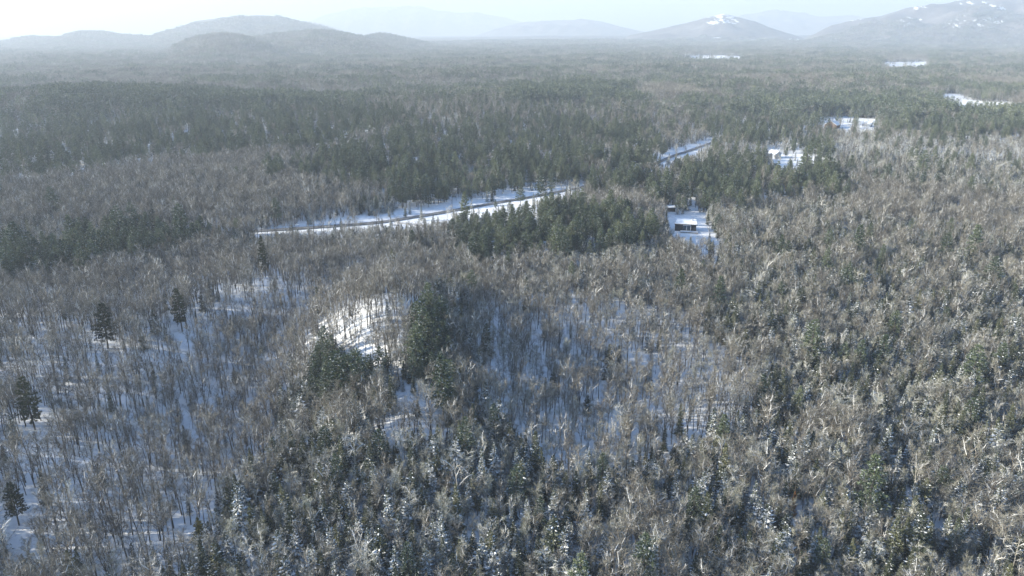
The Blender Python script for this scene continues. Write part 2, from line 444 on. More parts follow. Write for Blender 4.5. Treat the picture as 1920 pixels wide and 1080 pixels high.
def bare_tree(seed, H=15.0, width=3.0, base=0.42, limbs=8, twigs=11, tw=0.055, snow=0.1, bent=0.0, birch=False, fork=1, lod=False, thin=1.0):
    """trunk (with its forks) and crown (limbs, branches, twigs). materials 0 bark 1 limb 2 twig 3 snow"""
    rng = np.random.RandomState(seed)
    T, C = MB(), MB()
    lean = rng.normal(0, 0.05, 2)
    stems = []
    for f in range(fork):
        n = 6; pts = []; rad = []
        a = rng.uniform(0, 6.28); spread = 0 if fork == 1 else rng.uniform(0.9, 1.7)
        top = H * (0.9 if f == 0 else rng.uniform(0.72, 0.88))
        wob = rng.normal(0, 0.16, (n + 1, 2)).cumsum(0)
        for i in range(n + 1):
            t = i / n; h = t * top
            k = max(0, t - 0.25) * 1.6 * spread
            pts.append(np.array([lean[0] * h + wob[i, 0] * t + math.cos(a) * k, lean[1] * h + wob[i, 1] * t + math.sin(a) * k, h - (0.4 if i == 0 else 0)]))
            rad.append((0.20 if not lod else 0.26) * (H / 15) * (1 - 0.80 * t) * (1 if f == 0 else 0.8))
        T.tube(pts, rad, 0, 3 if lod else 5)
        stems.append(pts)
    lm = 1
    for li in range(limbs):
        pts = stems[li % fork]; t = base + (0.96 - base) * (li + rng.uniform(0, 0.8)) / limbs
        i = min(int(t * 6), 5); q = t * 6 - i
        p = pts[i] * (1 - q) + pts[i + 1] * q
        aa = li * 2.4 + rng.uniform(-0.5, 0.5)
        el = R(rng.uniform(30, 58)) if bent < 0.5 else R(rng.uniform(35, 70))
        L = width * (1.15 - 0.55 * max(0, t - base) / (1 - base)) * rng.uniform(0.8, 1.2) / max(0.45, math.cos(el))
        L = min(L, H * 0.42)
        lp = [p]; d = dir_from(aa, el); nseg = 4
        for s in range(nseg):
            d = unit(d + rng.normal(0, 0.12, 3) + np.array([0, 0, 0.16 if bent < 0.5 else 0.10 - bent * 0.28 * s]))
            lp.append(lp[-1] + d * L / nseg)
        r0 = 0.085 * thin * (H / 15) * (1 if not lod else 1.5)
        C.tube(lp, [r0, r0 * 0.8, r0 * 0.6, r0 * 0.42, r0 * 0.2], lm, 3)
        if rng.rand() < snow * 1.6 and not lod:      # snow lying along the limb
            q = [x + np.array([0, 0, 0.07]) for x in lp[1:]]
            C.tube(q, [0.09 * thin, 0.09 * thin, 0.07 * thin, 0.02], 3, 3)
        nb = 4 if lod else 8
        for b in range(nb):
            tb = 0.25 + 0.75 * (b + rng.rand() * 0.8) / nb
            k = min(int(tb * nseg), nseg - 1); qq = tb * nseg - k
            bp = lp[k] * (1 - qq) + lp[k + 1] * qq
            ld = unit(lp[k + 1] - lp[k])
            bd = unit(ld * 0.75 + rng.normal(0, 0.62, 3) + np.array([0, 0, 0.22 - 0.5 * max(0, bent - 0.4)]))
            bl = rng.uniform(0.9, 1.9) * (width / 3.0)
            sn = rng.rand() < snow
            be = bp + bd * bl * 0.6; bd2 = unit(bd + np.array([0, 0, 0.25 - 0.7 * bent])); be2 = be + bd2 * bl * 0.5
            if not lod:
                C.tube([bp, be, be2], [0.03 * thin, 0.022 * thin, 0.008], lm, 3)
                if sn: C.tube([bp + (0, 0, .04), be + (0, 0, .05), be2], [0.05 * thin, 0.055 * thin, 0.02], 3, 3)
            for w in range(twigs):
                tq = rng.rand(); o = bp + (be - bp) * min(1, tq * 2) + (be2 - be) * max(0, tq * 2 - 1)
                td = unit(bd + rng.normal(0, 0.62, 3) + np.array([0, 0, 0.38 - 0.55 * bent]))
                m = 3 if (sn and rng.rand() < 0.35) or rng.rand() < snow * 0.18 else 2
                twig(C, o, td, rng.uniform(0.65, 1.45) * (1.3 if lod else 1), tw, m, rng)
    return T, C

def spruce_tree(seed, H=12.0, rad=2.1, snow=0.4, rag=0.25, lod=False, base=0.06):
    """materials 0 bark 1 needles 2 snow"""
    rng = np.random.RandomState(seed); T, C = MB(), MB()
    T.tube([(0, 0, -0.4), (0, 0, H * 0.5), (0, 0, H * 0.98)], [0.17, 0.10, 0.02], 0, 3 if lod else 5)
    step = 1.1 if lod else 0.42
    h = H * base + 0.3
    while h < H * 0.985:
        t = h / H
        Rr = rad * (1 - t) ** 0.82 * rng.uniform(1 - rag, 1 + rag) + 0.12
        nb = max(3, int((4 if lod else 6) + 4 * (1 - t)))
        a0 = rng.uniform(0, 6.28)
        for b in range(nb):
            a = a0 + 6.283 * b / nb + rng.uniform(-0.3, 0.3); L = Rr * rng.uniform(0.65, 1.2)
            droop = -0.30 + 0.55 * t + rng.normal(0, 0.12)
            d = unit(np.array([math.cos(a), math.sin(a), droop])); s = np.array([-math.sin(a), math.cos(a), 0])
            p0 = np.array([0, 0, h]); w = L * rng.uniform(0.32, 0.5) * (1.4 if lod else 1)
            p1 = p0 + d * L * 0.62; p2 = p0 + d * L + np.array([0, 0, 0.08 * L])
            sag = np.array([0, 0, -0.22 * w])
            C.add([p0, p1 + s * w * 0.5 + sag, p2, p1 - s * w * 0.5 + sag, p1], [(0, 1, 4), (0, 4, 3), (4, 1, 2), (4, 2, 3)], 1)
            if not lod:
                for k in range(3):      # hanging side sprays
                    q = p0 + d * L * rng.uniform(0.4, 0.95) + s * rng.uniform(-0.4, 0.4) * w
                    e = q + d * 0.25 * L * rng.rand() + s * rng.normal(0, 0.3) * w + np.array([0, 0, -rng.uniform(0.15, 0.45)])
                    g = unit(rng.normal(size=3)) * 0.13
                    C.add([q - g, q + g, e], [(0, 1, 2)], 1)
            if rng.rand() < snow * 0.55:
                up = np.array([0, 0, 0.10 if not lod else 0.2]); f = rng.uniform(0.75, 1.0)
                c0 = p0 + d * L * 0.25; c2 = p0 + d * L * (0.6 + 0.38 * f)
                C.add([c0 + up * 0.5, p1 + s * w * 0.45 * f + sag * 0.8 + up, c2 + up, p1 - s * w * 0.45 * f + sag * 0.8 + up, p1 + up * 1.5],
                      [(0, 1, 4), (4, 1, 2), (4, 2, 3), (0, 4, 3)], 2)
        h += step * rng.uniform(0.8, 1.2) * (1 - 0.35 * t)
    return T, C

def pine_tree(seed, H=20.0, rad=3.4, base=0.35, snow=0.06, lod=False):
    rng = np.random.RandomState(seed); T, C = MB(), MB()
    l = rng.normal(0, 0.02, 2)
    T.tube([(0, 0, -0.4), (l[0] * H * .5, l[1] * H * .5, H * 0.5), (l[0] * H, l[1] * H, H * 0.97)], [0.30, 0.20, 0.04], 0, 3 if lod else 6)
    h = H * base; a0 = 0
    step = 1.5 if lod else 1.0
    while h < H:
        t = min(1.0, max(0.0, (h / H - base) / (1 - base)))
        prof = min(0.72 + 1.9 * t, 1.12 * (1 - t) ** 0.72) + 0.09
        nb = rng.randint(5, 8) if not lod else 5; a0 += 1.3
        for b in range(nb):
            a = a0 + 6.283 * b / nb + rng.uniform(-0.45, 0.45); L = rad * prof * rng.uniform(0.6, 1.2)
            p0 = np.array([l[0] * h, l[1] * h, h]); rise = -0.06 + 0.42 * t + rng.normal(0, 0.12)
            d = unit(np.array([math.cos(a), math.sin(a), rise])); s = np.array([-math.sin(a), math.cos(a), 0])
            if not lod: C.tube([p0, p0 + d * L * 0.9], [0.05, 0.015], 0, 3)
            nt_ = max(2, int(L * (2.3 if not lod else 0.9)))
            for k in range(nt_):
                u = 0.30 + 0.70 * (k + rng.rand()) / nt_
                q = p0 + d * L * u + s * rng.normal(0, 0.24) * L * 0.6 * u + np.array([0, 0, rng.normal(0, 0.12) + 0.1 * u * L * 0.3])
                n = 12 if not lod else 6
                for j in range(n):
                    e = unit(d * 0.8 + rng.normal(0, 0.7, 3) + np.array([0, 0, 0.35])) * rng.uniform(0.45, 0.85) * (1.7 if lod else 1)
                    g = unit(np.cross(e, rng.normal(size=3))) * (0.13 if not lod else 0.34)
                    C.add([q - g, q + g, q + e], [(0, 1, 2)], 1)
                if rng.rand() < snow:
                    g1, g2 = d * 0.38, s * 0.30; up = np.array([0, 0, 0.24])
                    C.add([q - g1 + up * .6, q + g2 + up * .7, q + g1 + up * .6, q - g2 + up * .7, q + up * 1.25], [(0, 1, 4), (1, 2, 4), (2, 3, 4), (3, 0, 4)], 2)
        h += step * rng.uniform(0.7, 1.3)
    return T, C

MATS = {'bareA': [m_bark, m_limb, m_twigA, m_frost], 'bareB': [m_limb, m_limb, m_twigB, m_frost], 'birch': [m_birch, m_birch, m_twigB, m_frost],
        'spruce': [m_bark, m_spruce, m_snow], 'spruceS': [m_bark, m_spruceS, m_snow], 'pine': [m_bark, m_pine, m_snow], 'rust': [m_bark, m_rust, m_snow], 'lone_pine': [m_bark, m_lone, m_snow], 'olive': [m_bark, m_olive, m_snow]}
LIB = {}          # key -> list of (trunk mesh, crown mesh, whole mesh, native height)
def add_lib(key, mats, TC, H):
    T, C = TC; W = MB(); W.extend(T); W.extend(C)
    LIB.setdefault(key, []).append((T.mesh("trunk", mats), C.mesh("crown", mats), W.mesh("tree", mats), H))
for s in range(6): add_lib('bareA', MATS['bareA'], bare_tree(10 + s, 15, [2.6, 3.2, 2.3, 3.5, 2.8, 2.0][s], [.42, .38, .5, .35, .45, .5][s], [8, 9, 7, 10, 9, 7][s], 11, 0.045, 0.10, 0, False, [1, 2, 1, 3, 1, 1][s]), 15)
for s in range(7): add_lib('bareB', MATS['bareB'], bare_tree(40 + s, 12.5, [2.1, 2.5, 1.8, 2.3, 1.6, 2.7, 2.0][s], [.3, .25, .35, .28, .3, .3, .22][s], [10, 11, 9, 10, 9, 11, 10][s], 21, 0.036, [.20, .34, .26, .50, .18, .28, .38][s], [0, .4, 0, .75, .15, 0, .5][s], False, [1, 2, 1, 1, 1, 3, 2][s], thin=0.55), 12.5)
for s in range(4): add_lib('birch', MATS['birch'], bare_tree(70 + s, 15, [2.4, 3.4, 2.6, 3.0][s], [.4, .3, .4, .35][s], [7, 6, 8, 7][s], [7, 4, 8, 6][s], 0.05, 0.3, [0, .6, .9, .3][s], True, [1, 2, 1, 3][s]), 15)
for s in range(5): add_lib('spruceS', MATS['spruceS'], spruce_tree(100 + s, 11, [2.2, 2.7, 1.9, 2.5, 1.6][s], [.5, .65, .45, .75, .55][s], 0.42), 11)
for s in range(5): add_lib('spruceD', MATS['spruce'], spruce_tree(120 + s, 12, [2.1, 2.6, 1.8, 2.9, 1.5][s], [.1, .2, .08, .25, .15][s], 0.42), 12)
for s in range(6): add_lib('pine', MATS['pine'], pine_tree(140 + s, 19, [3.7, 4.3, 3.4, 4.1, 3.5, 4.6][s], [.27, .3, .24, .34, .18, .3][s], [0, .01, 0, .02, 0, .01][s]), 19)
for s in range(4): add_lib('lone_pine', MATS['lone_pine'], pine_tree(170 + s, 19, [3.6, 4.2, 3.3, 3.0][s], [.22, .3, .25, .2][s], 0.01), 19)
add_lib('rust', MATS['rust'], spruce_tree(160, 9, 1.5, 0.03, 0.35), 9)
add_lib('olive', MATS['olive'], spruce_tree(161, 8, 2.3, 0.05, 0.35), 8)
LOD = {}
def add_lod(key, mats, TC, H):
    T, C = TC; W = MB(); W.extend(T); W.extend(C); LOD.setdefault(key, []).append((W, mats, H, W.mesh("far_tree", mats)))
for s in range(3): add_lod('bareA', MATS['bareA'], bare_tree(200 + s, 15, [2.6, 3.2, 2.3][s], .42, 7, 5, 0.17, 0.05, lod=True), 15)
for s in range(3): add_lod('bareB', MATS['bareB'], bare_tree(210 + s, 12.5, [2.3, 2.8, 2.0][s], .28, 7, 5, 0.19, [.3, .5, .65][s], [0, .6, .3][s], lod=True), 12.5)
for s in range(2): add_lod('birch', MATS['birch'], bare_tree(220 + s, 14, 2.4, .4, 6, 4, 0.16, 0.3, lod=True), 14)
for s in range(3): add_lod('spruceS', MATS['spruceS'], spruce_tree(230 + s, 11, [2.0, 1.6, 2.3][s], [.6, .8, .5][s], .3, True), 11)
for s in range(3): add_lod('spruceD', MATS['spruce'], spruce_tree(240 + s, 12, [2.0, 1.6, 2.3][s], [.1, .2, .05][s], .3, True), 12)
for s in range(3): add_lod('pine', MATS['pine'], pine_tree(250 + s, 19, [3.8, 3.4, 4.2][s], [.3, .35, .25][s], [0, .01, 0][s], True), 19)

# ------------------------------------------------------------------ the stands, as seen in the photograph
PINE_BAND = [(0, 225), (60, 205), (70, 182), (160, 170), (330, 170), (520, 173), (620, 180), (700, 195), (760, 212), (700, 236), (620, 262), (560, 265), (430, 278), (280, 292), (150, 312), (60, 326), (0, 332)]
PINE_MID = [(560, 300), (640, 268), (760, 235), (900, 222), (1100, 215), (1230, 240), (1265, 290), (1210, 312), (1100, 335), (1000, 356), (900, 374), (820, 380), (760, 370), (690, 345), (640, 330), (560, 325)]
PINE_RIGHT = [(1100, 338), (1240, 310), (1330, 290), (1420, 290), (1540, 300), (1610, 322), (1590, 350), (1480, 352), (1420, 365), (1370, 380), (1300, 376), (1240, 370), (1200, 350), (1130, 352)]
PINE_CENTRE = [(845, 405), (900, 374), (960, 364), (1040, 382), (1120, 372), (1180, 388), (1240, 408), (1235, 430), (1180, 445), (1080, 465), (980, 465), (900, 478), (850, 455)]
PINE_LEFT = [(0, 430), (80, 438), (150, 428), (240, 412), (330, 412), (395, 422), (380, 440), (300, 452), (220, 470), (150, 486), (60, 496), (0, 500)]
PINE_GROUP = [(495, 302), (528, 300), (530, 325), (498, 328)]
PINE_FAR1 = [(1330, 215), (1500, 185), (1620, 178), (1640, 205), (1540, 225), (1480, 255), (1400, 262), (1330, 250)]
PINE_FAR2 = [(1480, 262), (1560, 250), (1570, 280), (1530, 292), (1470, 285)]
PINE_FAR3 = [(1650, 205), (1920, 205), (1920, 245), (1760, 245), (1650, 235)]
PINE_FAR4 = [(960, 165), (1180, 160), (1200, 185), (960, 190)]
RIDGE_PINES = [(752, 668), (766, 625), (782, 582), (828, 575), (842, 610), (850, 680), (835, 735), (770, 742), (738, 712)]
RIDGE_PINES2 = [(592, 650), (620, 622), (668, 625), (716, 655), (706, 700), (660, 722), (604, 700)]
KNOLL = [(630, 620), (655, 560), (690, 538), (725, 545), (760, 575), (745, 625), (700, 660), (650, 655)]
SNOW_GAP = [(700, 735), (740, 715), (800, 722), (838, 730), (825, 765), (770, 775), (700, 770)]
HARD_LEFT = [(-80, 505), (0, 500), (150, 490), (380, 446), (470, 440), (640, 440), (840, 485), (800, 540), (700, 545), (640, 600), (590, 640), (520, 735), (480, 820), (440, 880), (380, 930), (340, 1000), (0, 1020), (-80, 1080)]
HARD_MID = [(900, 525), (1060, 505), (1250, 530), (1390, 620), (1430, 700), (1350, 765), (1250, 800), (1060, 840), (990, 830), (930, 740), (880, 640)]
HARD_BAND = [(-20, 335), (60, 328), (250, 298), (430, 283), (560, 270), (530, 300), (620, 340), (700, 395), (640, 412), (470, 425), (380, 405), (240, 400), (0, 405)]
HARD_RIGHT = [(1620, 330), (1920, 360), (1920, 430), (1740, 410), (1600, 385)]
HARD_STRIP = [(1100, 352), (1200, 356), (1250, 375), (1245, 405), (1180, 382), (1120, 368)]
DARK_MIX1 = [(440, 850), (560, 800), (760, 760), (900, 780), (1000, 860), (980, 1080), (300, 1080), (380, 940)]
DARK_MIX2 = [(1560, 640), (1720, 690), (1920, 700), (1920, 830), (1760, 800), (1620, 760)]
DARK_MIX3 = [(820, 590), (900, 580), (920, 700), (880, 760), (800, 740), (835, 690)]
FROSTY = [(1330, 260), (1480, 235), (1500, 270), (1440, 285), (1330, 285), (1600, 250), (1920, 250), (1920, 345), (1640, 320), (1560, 300)]
FROSTY4 = [(1040, 458), (1120, 452), (1250, 425), (1262, 470), (1180, 482), (1060, 482)]
FROSTY2 = [(700, 350), (760, 372), (830, 382), (830, 400), (740, 398), (690, 385)]
FROSTY3 = [(1330, 375), (1560, 365), (1560, 400), (1420, 410), (1340, 400)]
CLEAR = [
 [(55, 136), (84, 133), (89, 138)],
 [(470, 436), (470, 431), (560, 420), (640, 410), (700, 403), (800, 388), (880, 375), (960, 365), (1020, 354), (1090, 342), (1098, 352), (1040, 366), (980, 377), (900, 389), (840, 401), (780, 413), (720, 420), (650, 427), (560, 433)],
 [(700, 421), (760, 414), (850, 401), (848, 411), (760, 422)],
 [(1225, 310), (1252, 284), (1285, 274), (1325, 262), (1335, 268), (1305, 284), (1270, 295), (1235, 313)],
 [(1248, 392), (1262, 390), (1268, 404), (1300, 404), (1325, 425), (1345, 445), (1356, 472), (1335, 478), (1305, 460), (1290, 444), (1262, 436)],
 [(1286, 376), (1302, 376), (1306, 402), (1288, 402)],
 [(1442, 294), (1480, 293), (1528, 287), (1512, 300), (1490, 310), (1462, 308)],
 [(1545, 224), (1568, 229), (1597, 230), (1596, 241), (1576, 242), (1552, 234)], [(1536, 222), (1582, 220), (1584, 236), (1540, 238)], [(1608, 226), (1640, 224), (1640, 240), (1612, 240)], [(1610, 228), (1636, 226), (1638, 236), (1612, 238)],
 [(1768, 177), (1796, 177), (1800, 190), (1788, 190)], [(1804, 192), (1830, 190), (1892, 198), (1878, 206), (1812, 203)],
 [(1658, 117), (1735, 116), (1728, 124), (1685, 125)], [(1268, 107), (1345, 104), (1386, 106), (1381, 111), (1340, 111)],
 [(1752, 250), (1785, 250), (1772, 258)], [(1440, 277), (1460, 275), (1466, 290), (1444, 290)],
 [(520, 612), (900, 60), (900, 60)],
]
CLEAR = [c for c in CLEAR if len(c) > 3]

KINDS = ['bareA', 'bareB', 'birch', 'spruceS', 'spruceD', 'pine']
def stand(px, py, dist, x, y):
    """density and kind probabilities for crowns that would show at (px, py)"""
    n = len(px)
    j = np.clip(4.5 * 300 / dist, 1.2, 6)
    qx = px + wavy(x, y, 60, 3, 1) * j * 5.0; qy = py + wavy(x, y, 60, 3, 2) * j * 1.7
    dens = np.full(n, 0.98); P = np.tile(np.array([0.13, 0.25, 0.035, 0.31, 0.24, 0.035]), (n, 1))
    def put(poly, d, pr, raw=False):
        m = in_poly(px if raw else qx, py if raw else qy, poly); dens[m] = d; P[m] = pr
    w = wavy(x, y, 52, 3, 2)
    a = w > .22; P[a] = [.08, .18, .02, .36, .33, .03]; a = w < -.32; P[a] = [.40, .42, .06, .07, .05, 0]
    up = qy < 330; dens[up] = 1; P[up] = [.22, .22, .02, .20, .20, .14]
    up = qy < 235; P[up] = [.25, .15, .02, .16, .24, .18]
    up = qy < 175; P[up] = [.46, .18, .02, .20, .10, .04]
    lf = (qx < 500) & (qy < 175); P[lf] = [.74, .08, .01, .05, .08, .04]
    c = (qy > 420) & (qy < 520) & (qx > 640) & (qx < 1330); P[c] = [.40, .34, .05, .12, .08, .01]; dens[c] = .95
    put(HARD_LEFT, .48, [.93, .02, .01, .02, .02, 0])
    left_edge = (qy > 980) & (qx < 420); dens[left_edge] = .75; P[left_edge] = [.55, .12, .06, .10, .16, .01]
    put(HARD_MID, .47, [.62, .30, .045, .02, .015, 0])
    put(HARD_BAND, 1.0, [.80, .06, .02, .06, .05, .01])
    put(HARD_RIGHT, 1.0, [.55, .30, .03, .07, .05, 0])
    put(DARK_MIX1, 1.0, [.08, .26, .03, .30, .31, .02])
    put(DARK_MIX2, 1.0, [.04, .34, .03, .27, .30, .02])
    put(DARK_MIX3, 1.0, [.42, .18, .02, .16, .22, 0])
    put(FROSTY, 1.0, [.08, .24, .02, .48, .13, .05]); put(FROSTY4, 1.0, [.10, .38, .04, .42, .06, 0]); put(FROSTY2, 1.0, [.1, .15, 0, .7, .05, 0]); put(FROSTY3, 1, [.1, .35, .02, .43, .1, 0])
    put(PINE_BAND, .85, [.09, .03, 0, .05, .05, .78]); put(PINE_MID, .85, [.06, .03, 0, .05, .06, .80])
    put(PINE_RIGHT, .85, [.05, .03, .01, .08, .13, .70]); put(PINE_CENTRE, .80, [.05, .02, 0, .05, .08, .80])
    put(PINE_LEFT, .80, [.06, .02, 0, .04, .06, .82]); put(PINE_GROUP, .8, [.1, 0, 0, 0, .1, .8])
    for q in (PINE_FAR1, PINE_FAR2, PINE_FAR3): put(q, .85, [.04, .03, 0, .12, .16, .65])
    put(PINE_FAR4, .85, [.1, .03, 0, .07, .3, .5])
    w = wavy(x, y, 110, 3, 6); a = (P[:, 5] > .6) & (w > .26) & (qy < 400); P[a] = [.26, .14, .02, .22, .08, .28]; dens[a] = .9
    put(HARD_STRIP, .9, [.7, .2, .05, .03, .02, 0])
    put(KNOLL, .50, [.97, .02, .01, 0, 0, 0])
    put(SNOW_GAP, .6, [.9, .05, .05, 0, 0, 0]); put(RIDGE_PINES, 3.0, [.06, .02, 0, .04, .10, .78]); put(RIDGE_PINES2, 2.8, [.12, .04, 0, .04, .10, .70])
    # far mosaic of brown and dark woods
    far = dist > 1250; w = wavy(x, y, 620, 3, 5)
    a = far & (w > 0.30); P[a] = P[a] * .35 + .65 * np.array([.14, .06, 0, .24, .36, .20])
    a = far & (w < -0.25); P[a] = P[a] * .35 + .65 * np.array([.85, .06, .02, .04, .03, 0])
    return dens, P

HN = {'bareA': 11.4, 'bareB': 7.7, 'birch': 9.6, 'spruceS': 7.6, 'spruceD': 8.1, 'pine': 17}
def blocked(x, y, z, h, slack=None):
    """a tree whose figure would stand in front of an open patch"""
    bad = np.zeros(len(x), bool)
    r = np.hypot(x, y); j = np.clip(900 / r, .3, 2.2)
    jx, jy = wavy(x, y, 34, 2, 0) * j * 4, wavy(x, y, 34, 2, 3) * j * 1.6
    for t in (0.0, 0.2, 0.4, 0.6, 0.8, 0.95):
        px, py, _ = project(x, y, z + h * t); px = px + jx; py = py + jy
        for c in CLEAR: bad |= in_poly(px, py, c)
    return bad
def near_line(x, y, line, d):
    xs, ys = line; m = np.full(len(x), 1e9)
    for i in range(len(xs)): m = np.minimum(m, np.hypot(x - xs[i], y - ys[i]))
    return m < d

rng = np.random.RandomState(11)
cell = 2.15
HOUSE_XY = hit(1300, 440)
gx, gy = np.meshgrid(np.arange(-900, 900, cell), np.arange(92, 1150, cell))
x = (gx + rng.uniform(-.5, .5, gx.shape) * cell * 1.1).ravel(); y = (gy + rng.uniform(-.5, .5, gy.shape) * cell * 1.1).ravel()
dist = np.hypot(x, y)
keep = (np.abs(np.arctan2(x, y)) < R(37.5) + 26 / dist) & (dist < 1100)
keep &= rng.rand(len(x)) < np.where(dist > 650, 0.42, np.where(dist > 430, .66, 1))
x, y, dist = x[keep], y[keep], dist[keep]
z = base_z(x, y)
cx, cyy, _ = project(x, y, z + 11.0)
dens, P = stand(cx, cyy, dist, x, y)
kc = (rng.rand(len(x))[:, None] > P.cumsum(1) / P.sum(1, keepdims=True)).sum(1).clip(0, 5)
# young undergrowth spruces come small; sizes vary
sc = (rng.normal(0.97, 0.2, len(x)) * (1 + 0.16 * wavy(x, y, 38, 2, 4))).clip(.5, 1.45)
sp_ = (kc == 3) | (kc == 4); sc[sp_] *= rng.uniform(.6, 1.35, sp_.sum())
pn = kc == 5; sc[pn & (dist < 330)] *= .88; sc[pn] *= rng.uniform(.70, 1.02, pn.sum())
ba = kc == 0; sc[ba & (dist < 380)] *= 0.95
dens = np.where(pn, dens * 0.27, dens * (1 - 0.8 * np.clip(P[:, 5], 0, 1)))
ok = rng.rand(len(x)) < dens
hh = np.array([HN[KINDS[k]] for k in kc]) * sc
ok &= ~(blocked(x, y, z, hh) & (rng.rand(len(x)) < np.where(np.hypot(x - HOUSE_XY[0], y - HOUSE_XY[1]) < 60, .86, .90)))
for t in (0.05, .3, .6, .9):
    bx, by, _ = project(x, y, z + hh * t)
    ok &= ~((in_poly(bx, by, KNOLL) | in_poly(bx, by, SNOW_GAP)) & ((rng.rand(len(x)) < .04) | pn))
HOUSE_VIEW = [(1258, 404), (1324, 402), (1326, 438), (1262, 442)]
for t in (0, .3, .6, .9):
    bx, by, _ = project(x, y, z + hh * t); ok &= ~in_poly(bx, by, HOUSE_VIEW)
ok &= ~near_line(x, y, road_xy, 5.0) & ~near_line(x, y, drive_xy, 3.0)
_yard = hit(1292, 434)
ok &= np.hypot(x - _yard[0], y - _yard[1]) > 13
x, y, z, dist, kc, sc, hh = x[ok], y[ok], z[ok], dist[ok], kc[ok], sc[ok], hh[ok]
rot = rng.uniform(0, 6.283, len(x)); var = rng.randint(0, 1000, len(x))

# ------------------------------------------------------------------ landmark trees: each one a thing of its own
def plant(name, cat, lib, x, y, z, h, rz, label, group=None, tilt=(0, 0), wide=1.0):
    T, C, W, H = lib
    r = bpy.data.objects.new(name, None); COL.objects.link(r)
    r.empty_display_size = 0.5
    r.location = (x, y, z); r.rotation_euler = (tilt[0], tilt[1], rz); s = h / H; r.scale = (s * wide, s * wide, s)
    t = bpy.data.objects.new("trunk", T); c = bpy.data.objects.new("crown", C)
    COL.objects.link(t); COL.objects.link(c); t.parent = r; c.parent = r
    return tag(r, label, cat, group)
def px_height(px, pyb, pyt):
    """ground point under a pixel and the height that reaches pyt"""
    X, Y, Zg = hit(px, pyb)
    lo, hi = 0.5, 60
    for _ in range(40):
        m = (lo + hi) / 2
        if project(X, Y, Zg + m)[1] > pyt: lo = m
        else: hi = m
    return X, Y, Zg, hi
LANDMARKS = [  # name, category, library, variant, base px, base py, top py, wide, label
 ('pine_tree', 'pine tree', 'lone_pine', 0, 66, 806, 704, 1.0, "dark dense pine standing alone among bare trees at the left edge of the woods"),
 ('pine_tree', 'pine tree', 'lone_pine', 0, 203, 654, 568, 1.25, "broad dark pine standing alone in bare woods, tiered with wide lower boughs"),
 ('pine_tree', 'pine tree', 'lone_pine', 2, 342, 622, 538, 0.95, "lone dark pine with pointed top uphill of the broad tiered pine"),
 ('spruce_tree', 'spruce tree', 'spruceD', 1, 293, 628, 578, 0.9, "small thin olive spruce between the two big lone pines in the bare woods"),
 ('pine_tree', 'pine tree', 'lone_pine', 3, 498, 520, 443, 0.8, "tall narrow dark pine alone in the bare woods below the road"),
 ('pine_tree', 'pine tree', 'lone_pine', 1, 36, 985, 905, 1.0, "snow flecked pine above bare trunks near the lower left corner"),
 ('spruce_tree', 'spruce tree', 'spruceD', 3, 738, 524, 462, 0.8, "dark leaning spruce on the slope just above the bare snowy knoll"),
 ('spruce_tree', 'spruce tree', 'spruceD', 2, 1272, 820, 755, 1.0, "slim dark spruce in the open snow of the middle bare woods"),
 ('spruce_tree', 'spruce tree', 'spruceD', 0, 1244, 845, 800, 1.0, "smaller dark spruce just downhill of the slim spruce in open snow"),
 ('spruce_tree', 'spruce tree', 'spruceD', 3, 1101, 778, 738, 1.1, "small rounded spruce with snowy top alone among mid slope bare trees"),
 ('spruce_tree', 'spruce tree', 'rust', 0, 1484, 968, 920, 1.0, "rusty orange dead conifer among grey trees"),
 ('spruce_tree', 'spruce tree', 'olive', 0, 474, 892, 838, 0.8, "yellowish olive bushy conifer at the edge of the open bare woods"),
 ('spruce_tree', 'spruce tree', 'olive', 0, 376, 1010, 968, 1.1, "low olive green round conifer in the bare woods near the bottom"),
 ('birch_tree', 'birch tree', 'birch', 1, 1622, 955, 893, 1.0, "white forked snow plastered birch with one straight bright stem, above a dark hollow"),
 ('birch_tree', 'birch tree', 'birch', 3, 1712, 928, 862, 1.0, "white birch with snowy spreading limbs right of the straight bright stem"),
 ('birch_tree', 'birch tree', 'birch', 1, 1750, 985, 930, 1.2, "pale birch with limbs fanned out like an open hand"),
 ('spruce_tree', 'spruce tree', 'spruceS', 3, 455, 1010, 905, 0.9, "tall spruce heaped with snow at the corner of the open bare woods"),
 ('spruce_tree', 'spruce tree', 'spruceS', 1, 432, 1058, 1000, 1.0, "snow topped spruce with bright white crown tip at the bottom left"),
 ('spruce_tree', 'spruce tree', 'spruceS', 1, 557, 1055, 990, 1.0, "spruce with blazing white snow cap in the dark mixed stand at the bottom"),
 ('spruce_tree', 'spruce tree', 'spruceS', 3, 700, 1030, 980, 1.1, "round snow laden spruce beside olive conifers low in the dark mixed stand"),
]
lm_xy = []
for i, (nm, cat, key, v, px, pb, pt, wd, lab) in enumerate(LANDMARKS):
    X, Y, Zg, h = px_height(px, pb, pt)
    plant(nm, cat, LIB[key][v], X, Y, Zg - 0.1, h, 1.3 * i, lab, None, (0, 0), wd); lm_xy.append((X, Y, h))
for li_, (X, Y, h) in enumerate(lm_xy):
    # keep clear the tree and the sight line just in front of it
    u = np.array([X, Y]) / math.hypot(X, Y)
    along = (X - x) * u[0] + (Y - y) * u[1]; side = np.abs((X - x) * u[1] - (Y - y) * u[0])
    w = 3.4 if LANDMARKS[li_][2] == 'lone_pine' else 1.8
    k = ~((side < w) & (along > -w) & (along < h * (1.0 if w > 2 else .7)))
    x, y, z, dist, kc, sc, hh, rot, var = (q[k] for q in (x, y, z, dist, kc, sc, hh, rot, var))

